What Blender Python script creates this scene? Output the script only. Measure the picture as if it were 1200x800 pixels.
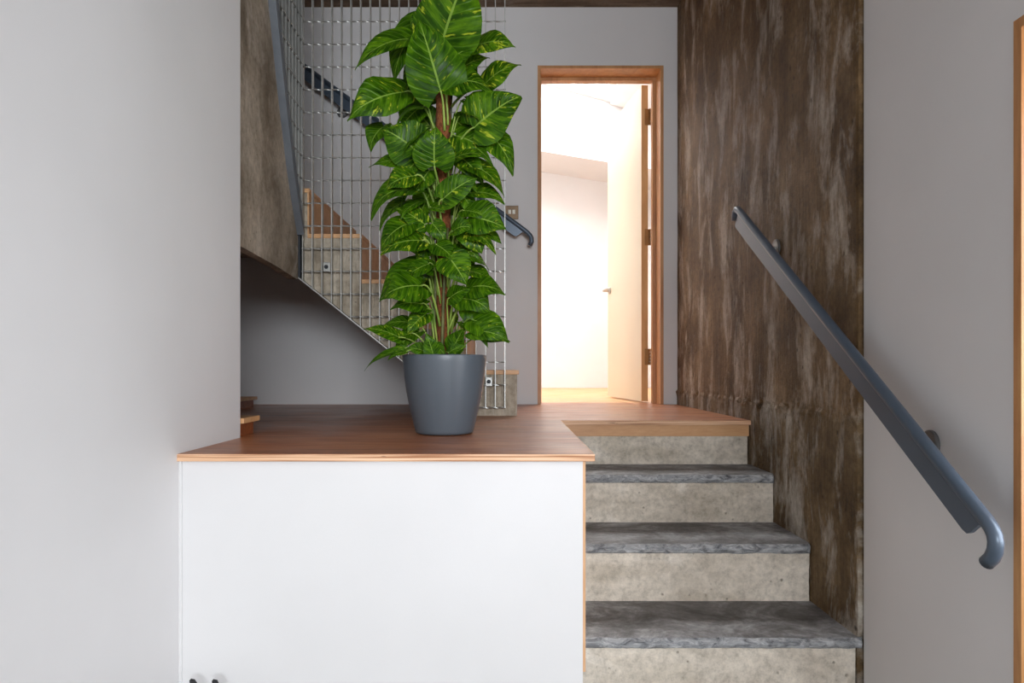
import bpy, bmesh, math, random
from mathutils import Vector, Matrix, noise

# ---------------------------------------------------------------- scene reset
for o in list(bpy.data.objects):
    bpy.data.objects.remove(o)
scene = bpy.context.scene
C = scene.collection
random.seed(7)

# ---------------------------------------------------------------- camera
H = 0.915                     # eye height above the lower floor; all z below are relative to the eye unless noted
cam_d = bpy.data.cameras.new('camera')
cam_d.sensor_width = 36.0
cam_d.lens = 24.0
cam_d.shift_x = 5.0 / 1200.0
cam_d.shift_y = 31.0 / 1200.0
cam_d.clip_start = 0.02
cam = bpy.data.objects.new('camera', cam_d)
cam.location = (0, 0, H)
cam.rotation_euler = (math.pi / 2, 0, 0)
C.objects.link(cam)
scene.camera = cam

# ---------------------------------------------------------------- world, lights, exposure
def lin(r, g, b):
    f = lambda c: (c / 255 / 12.92) if c / 255 <= 0.04045 else ((c / 255 + 0.055) / 1.055) ** 2.4
    return (f(r), f(g), f(b), 1.0)

world = bpy.data.worlds.new('world')
scene.world = world
world.use_nodes = True
wb = world.node_tree.nodes['Background']
wb.inputs['Color'].default_value = (0.86, 0.93, 1.0, 1)
wb.inputs['Strength'].default_value = 2.0

def area(name, loc, rot, sx, sy, power, col):
    d = bpy.data.lights.new(name, 'AREA')
    d.shape = 'RECTANGLE'
    d.size = sx
    d.size_y = sy
    d.energy = power
    d.color = col
    o = bpy.data.objects.new(name, d)
    o.location = loc
    o.rotation_euler = rot
    C.objects.link(o)
    return o

# daylight of the window behind the camera, of the glazed door at the right edge of the picture,
# and of the rooflight that shows through the open doorway
area('window_rear_offscreen', (1.30, -5.9, H + 1.10), (math.pi / 2, 0, 0), 3.1, 1.5, 270, (0.90, 0.95, 1.0))
area('glazed_door_right_offscreen', (1.20, 0.862, H + 0.10), (math.pi / 2, 0, math.pi / 2), 0.74, 0.9, 13, (0.91, 0.95, 1.0))
area('rooflight_daylight', (0.45, 5.5, H + 2.84), (0, 0.264, 0), 1.0, 1.7, 140, (1.0, 0.985, 0.965))

vs = scene.view_settings
vs.view_transform = 'Standard'
vs.look = 'None'
vs.gamma = 1.0
vs.use_curve_mapping = False
vs.exposure = 0.34

# ---------------------------------------------------------------- helpers
def link(name, mesh, mat=None, parent=None, smooth=False):
    o = bpy.data.objects.new(name, mesh)
    C.objects.link(o)
    if mat:
        mesh.materials.append(mat)
    if parent is not None:
        o.parent = parent
        o.matrix_parent_inverse = Matrix.Translation(-parent.location)
    if smooth:
        for p in mesh.polygons:
            p.use_smooth = True
    return o

def bm_obj(name, bm, mat, parent=None, smooth=False):
    bmesh.ops.recalc_face_normals(bm, faces=bm.faces)
    m = bpy.data.meshes.new(name)
    bm.to_mesh(m)
    bm.free()
    return link(name, m, mat, parent, smooth)

def tag(o, label=None, cat=None, group=None, kind=None):
    if label: o['label'] = label
    if cat: o['category'] = cat
    if group: o['group'] = group
    if kind: o['kind'] = kind
    return o

def thing(name, label, cat, loc, group=None, kind=None):
    o = bpy.data.objects.new(name, None)
    o.empty_display_size = 0.05
    o.location = loc
    C.objects.link(o)
    return tag(o, label, cat, group, kind)

def box(bm, x0, x1, y0, y1, z0, z1):
    """axis aligned box, z relative to the eye"""
    v = [bm.verts.new((x, y, z + H)) for x in (x0, x1) for y in (y0, y1) for z in (z0, z1)]
    for f in ((0, 1, 3, 2), (4, 6, 7, 5), (0, 4, 5, 1), (2, 3, 7, 6), (0, 2, 6, 4), (1, 5, 7, 3)):
        bm.faces.new([v[i] for i in f])

def boxes(name, lst, mat, parent=None, bevel=0.0):
    bm = bmesh.new()
    for b in lst:
        box(bm, *b)
    if bevel:
        bmesh.ops.bevel(bm, geom=bm.edges[:], offset=bevel, segments=2, affect='EDGES', profile=0.5)
    return bm_obj(name, bm, mat, parent)

def prism(name, pts, a0, a1, axis, mat, parent=None, bevel=0.0):
    """polygon extruded between a0 and a1; axis 'Y': pts are (x, z), 'X': pts are (y, z), 'Z': pts are (x, y)"""
    bm = bmesh.new()
    def P(p, a):
        if axis == 'Y': return (p[0], a, p[1] + H)
        if axis == 'X': return (a, p[0], p[1] + H)
        return (p[0], p[1], a + H)
    A = [bm.verts.new(P(p, a0)) for p in pts]
    B = [bm.verts.new(P(p, a1)) for p in pts]
    n = len(pts)
    bm.faces.new(A)
    bm.faces.new(B[::-1])
    for i in range(n):
        j = (i + 1) % n
        bm.faces.new((A[i], B[i], B[j], A[j]))
    if bevel:
        bmesh.ops.bevel(bm, geom=bm.edges[:], offset=bevel, segments=2, affect='EDGES', profile=0.5)
    bm.normal_update()
    bmesh.ops.triangulate(bm, faces=[f for f in bm.faces if len(f.verts) > 4])
    return bm_obj(name, bm, mat, parent)

def tube(bm, pts, r, sides=10, cap=True):
    """round tube along pts (world coordinates); r is a number or a list"""
    pts = [Vector(p) for p in pts]
    n = len(pts)
    rings = []
    up = None
    for i, p in enumerate(pts):
        d = (pts[min(i + 1, n - 1)] - pts[max(i - 1, 0)]).normalized()
        if up is None:
            a = Vector((0, 0, 1)) if abs(d.z) < 0.9 else Vector((1, 0, 0))
            up = (a - d * a.dot(d)).normalized()
        else:
            up = (up - d * up.dot(d)).normalized()
        s = d.cross(up)
        rr = r[i] if isinstance(r, (list, tuple)) else r
        rings.append([bm.verts.new(p + (up * math.cos(t) + s * math.sin(t)) * rr)
                      for t in [2 * math.pi * k / sides for k in range(sides)]])
    for i in range(n - 1):
        for k in range(sides):
            m = (k + 1) % sides
            bm.faces.new((rings[i][k], rings[i][m], rings[i + 1][m], rings[i + 1][k]))
    if cap:
        bm.faces.new(rings[0][::-1])
        bm.faces.new(rings[-1])

def lathe(bm, prof, centre, seg=48, axis=Vector((0, 0, 1))):
    """profile of (r, h) turned about an axis through centre (world)"""
    axis = axis.normalized()
    a = Vector((1, 0, 0)) if abs(axis.x) < 0.9 else Vector((0, 1, 0))
    u = (a - axis * a.dot(axis)).normalized()
    v = axis.cross(u)
    c = Vector(centre)
    rings = []
    for r, h in prof:
        if r < 1e-6:
            rings.append([bm.verts.new(c + axis * h)])
        else:
            rings.append([bm.verts.new(c + axis * h + (u * math.cos(t) + v * math.sin(t)) * r)
                          for t in [2 * math.pi * k / seg for k in range(seg)]])
    for i in range(len(rings) - 1):
        A, B = rings[i], rings[i + 1]
        for k in range(seg):
            m = (k + 1) % seg
            if len(A) == 1 and len(B) == 1: continue
            if len(A) == 1: bm.faces.new((A[0], B[m], B[k]))
            elif len(B) == 1: bm.faces.new((A[k], A[m], B[0]))
            else: bm.faces.new((A[k], A[m], B[m], B[k]))

# ---------------------------------------------------------------- materials
class N:
    """small node-tree writer"""
    def __init__(self, name):
        self.m = bpy.data.materials.new(name)
        self.m.use_nodes = True
        self.t = self.m.node_tree
        self.b = self.t.nodes['Principled BSDF']
        self.out = self.t.nodes['Material Output']
    def n(self, kind, **kw):
        x = self.t.nodes.new(kind)
        for k, v in kw.items():
            setattr(x, k, v)
        return x
    def l(self, a, b):
        self.t.links.new(a, b)
    def coord(self, scale=(1, 1, 1), which='Object'):
        c = self.n('ShaderNodeTexCoord')
        m = self.n('ShaderNodeMapping')
        m.inputs['Scale'].default_value = scale
        self.l(c.outputs[which], m.inputs['Vector'])
        return m.outputs['Vector']
    def noise(self, vec, scale, detail=4, rough=0.55, dist=0.0):
        x = self.n('ShaderNodeTexNoise')
        x.inputs['Scale'].default_value = scale
        x.inputs['Detail'].default_value = detail
        x.inputs['Roughness'].default_value = rough
        x.inputs['Distortion'].default_value = dist
        self.l(vec, x.inputs['Vector'])
        return x.outputs['Fac']
    def ramp(self, fac, stops):
        r = self.n('ShaderNodeValToRGB')
        e = r.color_ramp.elements
        while len(e) < len(stops):
            e.new(0.5)
        for i, (p, c) in enumerate(stops):
            e[i].position = p
            e[i].color = c if len(c) == 4 else (*c, 1)
        self.l(fac, r.inputs['Fac'])
        return r.outputs['Color']
    def mix(self, fac, a, b, mode='MIX'):
        x = self.n('ShaderNodeMix', data_type='RGBA', blend_type=mode)
        for sock, val in ((x.inputs[0], fac), (x.inputs[6], a), (x.inputs[7], b)):
            if isinstance(val, (int, float)): sock.default_value = val
            elif isinstance(val, (tuple, list)): sock.default_value = val
            else: self.l(val, sock)
        return x.outputs[2]
    def math(self, op, a, b=0.0, c=None):
        x = self.n('ShaderNodeMath', operation=op)
        for i, v in enumerate((a, b, c)):
            if v is None: continue
            if isinstance(v, (int, float)): x.inputs[i].default_value = v
            else: self.l(v, x.inputs[i])
        return x.outputs[0]
    def bump(self, h, strength=0.3, dist=0.01, base=None):
        x = self.n('ShaderNodeBump')
        x.inputs['Strength'].default_value = strength
        x.inputs['Distance'].default_value = dist
        self.l(h, x.inputs['Height'])
        if base is not None:
            self.l(base, x.inputs['Normal'])
        return x.outputs['Normal']
    def set(self, color=None, rough=None, metal=None, normal=None, spec=None):
        for key, v in (('Base Color', color), ('Roughness', rough), ('Metallic', metal), ('Normal', normal),
                       ('Specular IOR Level', spec)):
            if v is None: continue
            if isinstance(v, (int, float, tuple, list)): self.b.inputs[key].default_value = v
            else: self.l(v, self.b.inputs[key])
        return self.m

def paint(name, rgb, rough=0.6, var=0.03):
    k = N(name)
    v = k.coord()
    f = k.noise(v, 2.2, 3)
    c = lin(*rgb)
    d = tuple(x * (1 - var) for x in c[:3]) + (1,)
    e = tuple(min(1, x * (1 + var)) for x in c[:3]) + (1,)
    col = k.ramp(f, [(0.3, d), (0.7, e)])
    return k.set(col, rough, normal=k.bump(k.noise(v, 180, 2), 0.05, 0.002))

def concrete(name, cols, pale, streak=(1, 9, 0.7), seed=0.0, pale_amt=(0.56, 0.72), pits=0.5, bands=None, rough=0.82, spec=0.3, dark=0.60):
    """board-marked concrete: stretched streaks, blotches, pale laitance, pits"""
    k = N(name)
    v0 = k.coord()
    vs_ = k.coord(streak)
    n1 = k.noise(vs_, 2.6, 8, 0.62, 0.4)
    base = k.ramp(n1, [(0.28, lin(*cols[0])), (0.5, lin(*cols[1])), (0.72, lin(*cols[2]))])
    blot = k.noise(v0, 1.7 + seed, 6, 0.6, 0.3)
    base = k.mix(k.ramp(blot, [(0.36, (0.55, 0.53, 0.50, 1)), (0.62, (1.12, 1.1, 1.08, 1))]), (0, 0, 0, 1), base, 'MIX') if False else \
        k.mix(1.0, base, k.ramp(blot, [(0.34, (dark + 0.02, dark, dark - 0.03, 1)), (0.62, (1.1, 1.09, 1.07, 1))]), 'MULTIPLY')
    vp = k.coord((streak[0], 1 + (streak[1] - 1) * 0.35, 1 + (streak[2] - 1) * 0.5))
    pal = k.noise(vp, 3.4 + seed, 7, 0.66, 0.7)
    base = k.mix(k.ramp(pal, [(pale_amt[0], (0, 0, 0, 1)), (pale_amt[1], (0.75, 0.75, 0.75, 1))]), base, lin(*pale))
    fine = k.noise(k.coord((1, 1 + (streak[1] - 1) * 0.6, 1)), 42, 8, 0.75)
    base = k.mix(1.0, base, k.ramp(fine, [(0.28, (0.60, 0.59, 0.57, 1)), (0.5, (1.0, 1.0, 1.0, 1)), (0.72, (1.28, 1.28, 1.28, 1))]), 'MULTIPLY')
    vor = k.n('ShaderNodeTexVoronoi')
    vor.inputs['Scale'].default_value = 32
    k.l(v0, vor.inputs['Vector'])
    pit = k.ramp(vor.outputs['Distance'], [(0.05, (0, 0, 0, 1)), (0.16, (1, 1, 1, 1))])
    gate = k.ramp(k.noise(v0, 9, 2), [(0.50, (1, 1, 1, 1)), (0.6, (0, 0, 0, 1))])
    pit = k.mix(gate, pit, (1, 1, 1, 1))
    base = k.mix(k.math('MULTIPLY', k.math('SUBTRACT', 1.0, pit), pits), base, lin(48, 40, 32))
    if bands is not None:
        sx = k.n('ShaderNodeSeparateXYZ')
        k.l(v0, sx.inputs[0])
        zz = k.math('ADD', sx.outputs['Z'], k.math('MULTIPLY', k.math('SUBTRACT', k.noise(k.coord((1, 3, 1)), 5, 5), 0.5), 0.10))
        base = k.mix(k.ramp(k.math('SUBTRACT', zz, bands[0] - 0.5), [(0.485, (1, 1, 1, 1)), (0.51, (0, 0, 0, 1))]),
                     base, k.mix(1.0, base, bands[1], 'MULTIPLY'))
    h = k.math('ADD', k.math('MULTIPLY', n1, 0.7), k.math('ADD', k.math('MULTIPLY', fine, 0.5), k.math('MULTIPLY', pit, 0.8)))
    return k.set(base, rough, normal=k.bump(h, 0.7, 0.008), spec=spec)

def concrete_wall_mat():
    """old board-cast wall: brown mottling, fine vertical grain lines, pale smears, pits"""
    k = N('board_marked_concrete')
    v0 = k.coord()
    mott = k.noise(k.coord((1, 1.35, 0.9)), 3.4, 10, 0.70)
    base = k.ramp(mott, [(0.32, lin(66, 47, 26)), (0.46, lin(104, 80, 50)), (0.58, lin(128, 102, 70)), (0.70, lin(164, 140, 108))])
    grain = k.noise(k.coord((1, 30, 1.1)), 3.0, 5, 0.7)
    base = k.mix(1.0, base, k.ramp(grain, [(0.32, (0.80, 0.79, 0.78, 1)), (0.5, (1, 1, 1, 1)), (0.68, (1.15, 1.15, 1.15, 1))]), 'MULTIPLY')
    fine = k.noise(v0, 46, 8, 0.75)
    base = k.mix(1.0, base, k.ramp(fine, [(0.28, (0.52, 0.51, 0.49, 1)), (0.5, (1, 1, 1, 1)), (0.72, (1.35, 1.35, 1.35, 1))]), 'MULTIPLY')
    pal = k.noise(k.coord((1, 3.4, 1.25)), 2.3, 9, 0.68, 0.35)
    sm = k.ramp(pal, [(0.50, (0, 0, 0, 1)), (0.565, (0.38, 0.38, 0.38, 1)), (0.65, (0.82, 0.82, 0.82, 1))])
    sm = k.mix(1.0, sm, k.ramp(fine, [(0.35, (0.6, 0.6, 0.6, 1)), (0.6, (1, 1, 1, 1))]), 'MULTIPLY')
    base = k.mix(sm, base, lin(214, 202, 186))
    drip = k.noise(k.coord((1, 16, 0.35)), 2.3, 4, 0.6)
    base = k.mix(k.ramp(drip, [(0.62, (0, 0, 0, 1)), (0.74, (0.4, 0.4, 0.4, 1))]), base, lin(58, 44, 28))
    vor = k.n('ShaderNodeTexVoronoi')
    vor.inputs['Scale'].default_value = 26
    k.l(k.coord((1, 1, 0.7)), vor.inputs['Vector'])
    pit = k.ramp(vor.outputs['Distance'], [(0.06, (0, 0, 0, 1)), (0.17, (1, 1, 1, 1))])
    gate = k.ramp(k.noise(v0, 7, 3), [(0.46, (1, 1, 1, 1)), (0.56, (0, 0, 0, 1))])
    pit = k.mix(gate, pit, (1, 1, 1, 1))
    base = k.mix(k.math('MULTIPLY', k.math('SUBTRACT', 1.0, pit), 0.75), base, lin(40, 30, 20))
    sx = k.n('ShaderNodeSeparateXYZ')
    k.l(v0, sx.inputs[0])
    zz = k.math('ADD', sx.outputs['Z'], k.math('MULTIPLY', k.math('SUBTRACT', k.noise(k.coord((1, 3, 1)), 5, 5), 0.5), 0.06))
    base = k.mix(k.ramp(k.math('SUBTRACT', zz, H - 0.135 - 0.5), [(0.485, (1, 1, 1, 1)), (0.51, (0, 0, 0, 1))]),
                 base, k.mix(1.0, base, (0.93, 1.0, 1.07, 1), 'MULTIPLY'))
    h = k.math('ADD', k.math('MULTIPLY', grain, 0.8), k.math('ADD', k.math('MULTIPLY', fine, 0.8), pit))
    return k.set(base, 0.66, normal=k.bump(h, 0.9, 0.008), spec=0.3)

def ply(name, cols, rough, along='X', gloss_noise=True, scale=1.0):
    k = N(name)
    sc = {'X': (1.3, 9, 9), 'Y': (9, 1.3, 9), 'Z': (9, 9, 1.3)}[along]
    v = k.coord(tuple(s * scale for s in sc))
    n1 = k.noise(v, 1.6, 5, 0.6, 1.2)
    n2 = k.noise(k.coord(tuple(s * 6 * scale for s in sc)), 3.0, 3, 0.6)
    f = k.math('ADD', k.math('MULTIPLY', n1, 0.75), k.math('MULTIPLY', n2, 0.25))
    col = k.ramp(f, [(0.30, lin(*cols[0])), (0.5, lin(*cols[1])), (0.70, lin(*cols[2]))])
    r = k.ramp(k.noise(k.coord(), 4, 4), [(0.3, (rough - 0.06,) * 3), (0.7, (rough + 0.10,) * 3)]) if gloss_noise else rough
    return k.set(col, r, normal=k.bump(n2, 0.08, 0.002), spec=0.5)

def ply_edge(name):
    """laminations of a plywood edge: thin horizontal layers with dark voids"""
    k = N(name)
    v = k.coord((3, 3, 190))
    n1 = k.noise(v, 1.0, 2, 0.5)
    col = k.ramp(n1, [(0.36, lin(166, 112, 74)), (0.5, lin(222, 176, 138)), (0.7, lin(240, 204, 170))])
    vd = k.noise(k.coord((16, 16, 150)), 1.0, 2, 0.5)
    col = k.mix(k.ramp(vd, [(0.70, (0, 0, 0, 1)), (0.74, (0.8, 0.8, 0.8, 1))]), col, lin(92, 52, 34))
    return k.set(col, 0.55)

def slate(name):
    k = N(name)
    v = k.coord()
    n1 = k.noise(k.coord((0.8, 1, 1)), 7.0, 10, 0.68, 0.6)
    col = k.ramp(n1, [(0.36, lin(72, 70, 70)), (0.50, lin(126, 125, 126)), (0.64, lin(176, 178, 181))])
    n2 = k.noise(v, 48, 6, 0.7)
    col = k.mix(1.0, col, k.ramp(n2, [(0.3, (0.58, 0.58, 0.59, 1)), (0.72, (1.3, 1.3, 1.3, 1))]), 'MULTIPLY')
    h = k.math('ADD', n1, k.math('MULTIPLY', n2, 0.5))
    return k.set(col, k.ramp(n1, [(0.3, (0.45,) * 3), (0.7, (0.68,) * 3)]), normal=k.bump(h, 0.5, 0.006))

def slate_edge(name):
    # riven edge of the slab: paler, with dark flake lines
    k = N(name)
    n1 = k.noise(k.coord((1, 1, 2.6)), 26, 8, 0.72, 0.8)
    col = k.ramp(n1, [(0.34, lin(84, 86, 90)), (0.48, lin(158, 161, 165)), (0.66, lin(216, 218, 220))])
    return k.set(col, 0.6, normal=k.bump(n1, 0.9, 0.012))

def metal(name, rgb, rough, met=0.8, var=0.12):
    k = N(name)
    c = lin(*rgb)
    f = k.noise(k.coord(), 14, 4)
    col = k.ramp(f, [(0.3, tuple(x * (1 - var) for x in c[:3]) + (1,)), (0.7, tuple(min(1, x * (1 + var)) for x in c[:3]) + (1,))])
    return k.set(col, rough, met)

def leaf_mat():
    k = N('leaf_green')
    uv = k.n('ShaderNodeTexCoord').outputs['UV']
    sp = k.n('ShaderNodeSeparateXYZ')
    k.l(uv, sp.inputs[0])
    t, s = sp.outputs['X'], k.math('ABSOLUTE', k.math('SUBTRACT', sp.outputs['Y'], 0.5))   # s 0 at midrib, .5 at margin
    rnd = k.n('ShaderNodeObjectInfo').outputs['Random']
    vq = k.math('SUBTRACT', t, k.math('MULTIPLY', s, 0.55))          # constant along a lateral vein
    cmb = k.n('ShaderNodeCombineXYZ')
    k.l(k.math('MULTIPLY', vq, 7.0), cmb.inputs[0])
    k.l(k.math('MULTIPLY', k.math('SUBTRACT', sp.outputs['Y'], 0.5), 2.0), cmb.inputs[1])
    k.l(k.math('MULTIPLY', rnd, 40.0), cmb.inputs[2])
    n1 = k.noise(cmb.outputs[0], 1.3, 4, 0.6, 0.3)
    att = k.n('ShaderNodeAttribute', attribute_name='var', attribute_type='OBJECT').outputs['Fac']
    col = k.ramp(n1, [(0.3, (0.004, 0.024, 0.001)), (0.5, (0.032, 0.100, 0.002)), (0.72, (0.115, 0.25, 0.006))])
    # bright variegation streaks between the veins
    n2 = k.noise(cmb.outputs[0], 2.1, 3, 0.55, 0.2)
    thr = k.math('ADD', n2, k.math('MULTIPLY', att, 0.15))
    vmask = k.ramp(thr, [(0.665, (0, 0, 0, 1)), (0.75, (1, 1, 1, 1))])
    col = k.mix(vmask, col, (0.42, 0.50, 0.03, 1))
    fr = k.math('FRACT', k.math('MULTIPLY', vq, 9.0))
    vein = k.math('SUBTRACT', 1.0, k.math('MINIMUM', 1.0, k.math('MULTIPLY', k.math('ABSOLUTE', k.math('SUBTRACT', fr, 0.5)), 7.0)))
    col = k.mix(k.math('MULTIPLY', vein, 0.6), col, (0.11, 0.24, 0.012, 1))
    mid = k.math('LESS_THAN', s, 0.018)
    col = k.mix(k.math('MULTIPLY', mid, 0.85), col, (0.25, 0.40, 0.06, 1))
    nor = k.bump(k.math('SUBTRACT', 1.0, vein), 0.35, 0.004)
    k.set(col, 0.34, normal=nor, spec=0.14)
    tr = k.n('ShaderNodeBsdfTranslucent')
    k.l(k.mix(0.35, col, (0.12, 0.30, 0.01, 1)), tr.inputs['Color'])
    mx = k.n('ShaderNodeMixShader')
    mx.inputs[0].default_value = 0.16
    k.l(k.b.outputs[0], mx.inputs[1])
    k.l(tr.outputs[0], mx.inputs[2])
    k.l(mx.outputs[0], k.out.inputs['Surface'])
    return k.m

M = {}
M['paint'] = paint('pale_grey_paint', (222, 220, 220))
M['white'] = paint('white_paint', (222, 221, 221), 0.5)
M['far_white'] = paint('far_room_white', (222, 221, 221))
M['conc_wall'] = concrete_wall_mat()
M['conc_step'] = concrete('step_concrete', [(182, 173, 158), (210, 202, 190), (226, 219, 207)], (236, 229, 218),
                          streak=(1.3, 1.3, 3.0), seed=0.6, pits=0.35, dark=0.82)
M['conc_flight'] = concrete('flight_concrete', [(132, 118, 100), (186, 174, 157), (210, 200, 185)], (222, 213, 200),
                            streak=(11, 9, 0.9), seed=0.3)
M['conc_flank'] = concrete('flank_concrete', [(132, 118, 100), (186, 174, 157), (210, 200, 185)], (222, 213, 200),
                           streak=(1.2, 1.6, 0.9), seed=0.9)
M['conc_ceiling'] = concrete('ceiling_concrete', [(96, 78, 62), (134, 114, 96), (160, 142, 124)], (184, 170, 154),
                             streak=(0.8, 8, 1), seed=0.4)
M['floor'] = concrete('floor_screed', [(120, 118, 114), (140, 138, 134), (156, 154, 150)], (172, 170, 166), streak=(1, 1, 1))
M['slate'] = slate('slate_stone')
M['slate_edge'] = slate_edge('slate_riven_edge')
M['deck'] = ply('deck_plywood', [(122, 68, 40), (172, 108, 70), (204, 142, 98)], 0.34)
M['edge'] = ply_edge('plywood_edge')
M['ply'] = ply('birch_plywood', [(186, 134, 88), (206, 156, 108), (220, 176, 130)], 0.45)
M['liner'] = ply('door_liner_wood', [(168, 112, 66), (192, 138, 88), (208, 158, 106)], 0.42, 'Z')
M['liner_edge'] = M['liner']
M['riser_wood'] = ply('reddish_riser_wood', [(104, 52, 26), (140, 76, 40), (164, 96, 56)], 0.4)
M['leafdoor'] = paint('cream_door', (232, 222, 198), 0.4, 0.02)
M['door_edge'] = ply('door_edge_wood', [(206, 160, 104), (222, 178, 122), (232, 192, 140)], 0.45, 'Z')
M['galv'] = metal('galvanised_steel', (176, 176, 172), 0.42, 0.75)
M['darksteel'] = metal('dark_steel', (52, 55, 60), 0.5, 0.5)
M['platesteel'] = metal('steel_plate', (128, 134, 142), 0.45, 0.5)
M['rail'] = metal('blue_grey_rail', (84, 97, 112), 0.32, 0.25, 0.05)
M['railplate'] = M['rail']
M['chrome'] = metal('satin_steel', (190, 190, 188), 0.3, 0.95)
M['brass'] = metal('bronze_hinge', (168, 136, 92), 0.4, 0.8)
M['bronze'] = metal('bronze_plate', (108, 88, 68), 0.42, 0.6)
M['ivory'] = paint('ivory_rocker', (240, 236, 222), 0.4)
M['pot'] = paint('charcoal_pot', (86, 94, 102), 0.36, 0.05)
M['black'] = paint('black_rubber', (24, 25, 28), 0.45)
M['soil'] = concrete('potting_soil', [(30, 22, 16), (46, 34, 24), (66, 48, 34)], (80, 62, 44), streak=(1, 1, 1))
M['leaf'] = leaf_mat()
_k = N('coir')
_v = _k.coord((1, 1, 0.6))
_n = _k.noise(_v, 90, 6, 0.75)
M['coir'] = _k.set(_k.ramp(_n, [(0.3, lin(62, 30, 14)), (0.5, lin(128, 70, 34)), (0.7, lin(176, 112, 64))]), 0.9, normal=_k.bump(_n, 1.0, 0.01))
_k = N('petiole_green')
M['petiole'] = _k.set(_k.ramp(_k.noise(_k.coord(), 12, 3), [(0.3, (0.10, 0.20, 0.02)), (0.7, (0.34, 0.45, 0.08))]), 0.45)
_k = N('vine_brown')
M['vine'] = _k.set(_k.ramp(_k.noise(_k.coord(), 20, 3), [(0.3, (0.05, 0.07, 0.015)), (0.7, (0.16, 0.16, 0.05))]), 0.6)
_k = N('window_glass')
_t = _k.n('ShaderNodeBsdfTransparent')
_g = _k.n('ShaderNodeBsdfGlossy')
_g.inputs['Roughness'].default_value = 0.02
_x = _k.n('ShaderNodeMixShader')
_x.inputs[0].default_value = 0.06
_k.l(_t.outputs[0], _x.inputs[1])
_k.l(_g.outputs[0], _x.inputs[2])
_k.l(_x.outputs[0], _k.out.inputs['Surface'])
M['glass'] = _k.m
M['ply_plain'] = ply('plywood_side', [(196, 150, 108), (214, 168, 126), (226, 184, 144)], 0.5, 'Z')
M['rosette'] = metal('dull_steel', (120, 120, 120), 0.38, 0.8)

# ================================================================ THE SHELL  (z relative to the eye)
FL = -H            # lower floor
DK = -0.205        # upper deck
CE = 2.033         # ceiling
XL, XR = -0.7895, 0.956
YB = 3.85          # back wall face

def struct(o, label, cat):
    return tag(o, label, cat, kind='structure')

struct(boxes('floor', [(-0.95, 3.1, -6.1, 2.69, FL - 0.1, FL)], M['floor']), 'grey screed floor of the lower room', 'floor')
struct(boxes('ceiling', [(-2.45, 3.1, -6.1, 2.95, CE, CE + 0.2), (-2.45, 3.1, 3.73, 4.05, CE, CE + 0.2),
                          (-2.45, -2.30, 2.95, 3.73, CE, CE + 0.2), (-0.34, 3.1, 2.95, 3.73, CE, CE + 0.2)], M['conc_ceiling']), 'brown board-marked concrete ceiling', 'ceiling')  # opening over the rear stairs is made up, shaped to let light in
struct(boxes('ceiling_added_cap', [(-2.45, -0.3, 2.9, 3.78, CE + 0.2, CE + 0.26)], M['paint']), 'added unseen cap over the ceiling opening made for light', 'ceiling')  # unseen cap, added to keep outside light out of the ceiling opening
struct(boxes('wall_left', [(XL - 0.10, XL, -6.0, 2.015, FL, CE)], M['paint']), 'plain pale grey wall beside the plywood platform', 'wall')
struct(boxes('wall_rear', [(-0.89, -0.30, -6.1, -6.0, FL, CE), (2.90, 3.1, -6.1, -6.0, FL, CE), (-0.30, 2.90, -6.1, -6.0, FL, 0.33),
                           (-0.30, 2.90, -6.1, -6.0, 1.88, CE)], M['paint']), 'pale grey wall with a large window opening', 'wall')
struct(boxes('wall_side', [(3.0, 3.1, -6.0, -0.4, FL, CE)], M['paint']), 'pale grey side wall', 'wall')
struct(boxes('wall_return', [(1.09, 3.1, -0.4, -0.3, FL, CE)], M['paint']), 'pale grey return wall', 'wall')
struct(boxes('wall_right', [(0.968, 1.09, 1.304, 1.856, FL, CE), (0.968, 1.09, 0.42, 1.304, 0.661, CE), (0.968, 1.09, -0.4, 0.42, FL, CE)],
             M['paint']), 'mid grey painted wall behind the lower end of the handrail', 'wall')
struct(boxes('wall_stairwell', [(-2.45, -2.35, 1.95, 4.05, DK - 0.1, CE), (-2.35, -0.89, 1.93, 2.012, DK - 0.1, CE)], M['paint']),
       'grey wall closing the stairwell beside the winding flight', 'wall')
DX0, DX1, DZ = 0.1684, 0.878, 1.7035
struct(boxes('wall_back', [(-2.35, DX0, YB, 4.05, DK, CE), (DX1, 1.1, YB, 4.05, DK, CE), (DX0, DX1, YB, 4.05, DZ, CE)], M['paint']),
       'pale grey back wall around the open doorway', 'wall')

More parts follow.
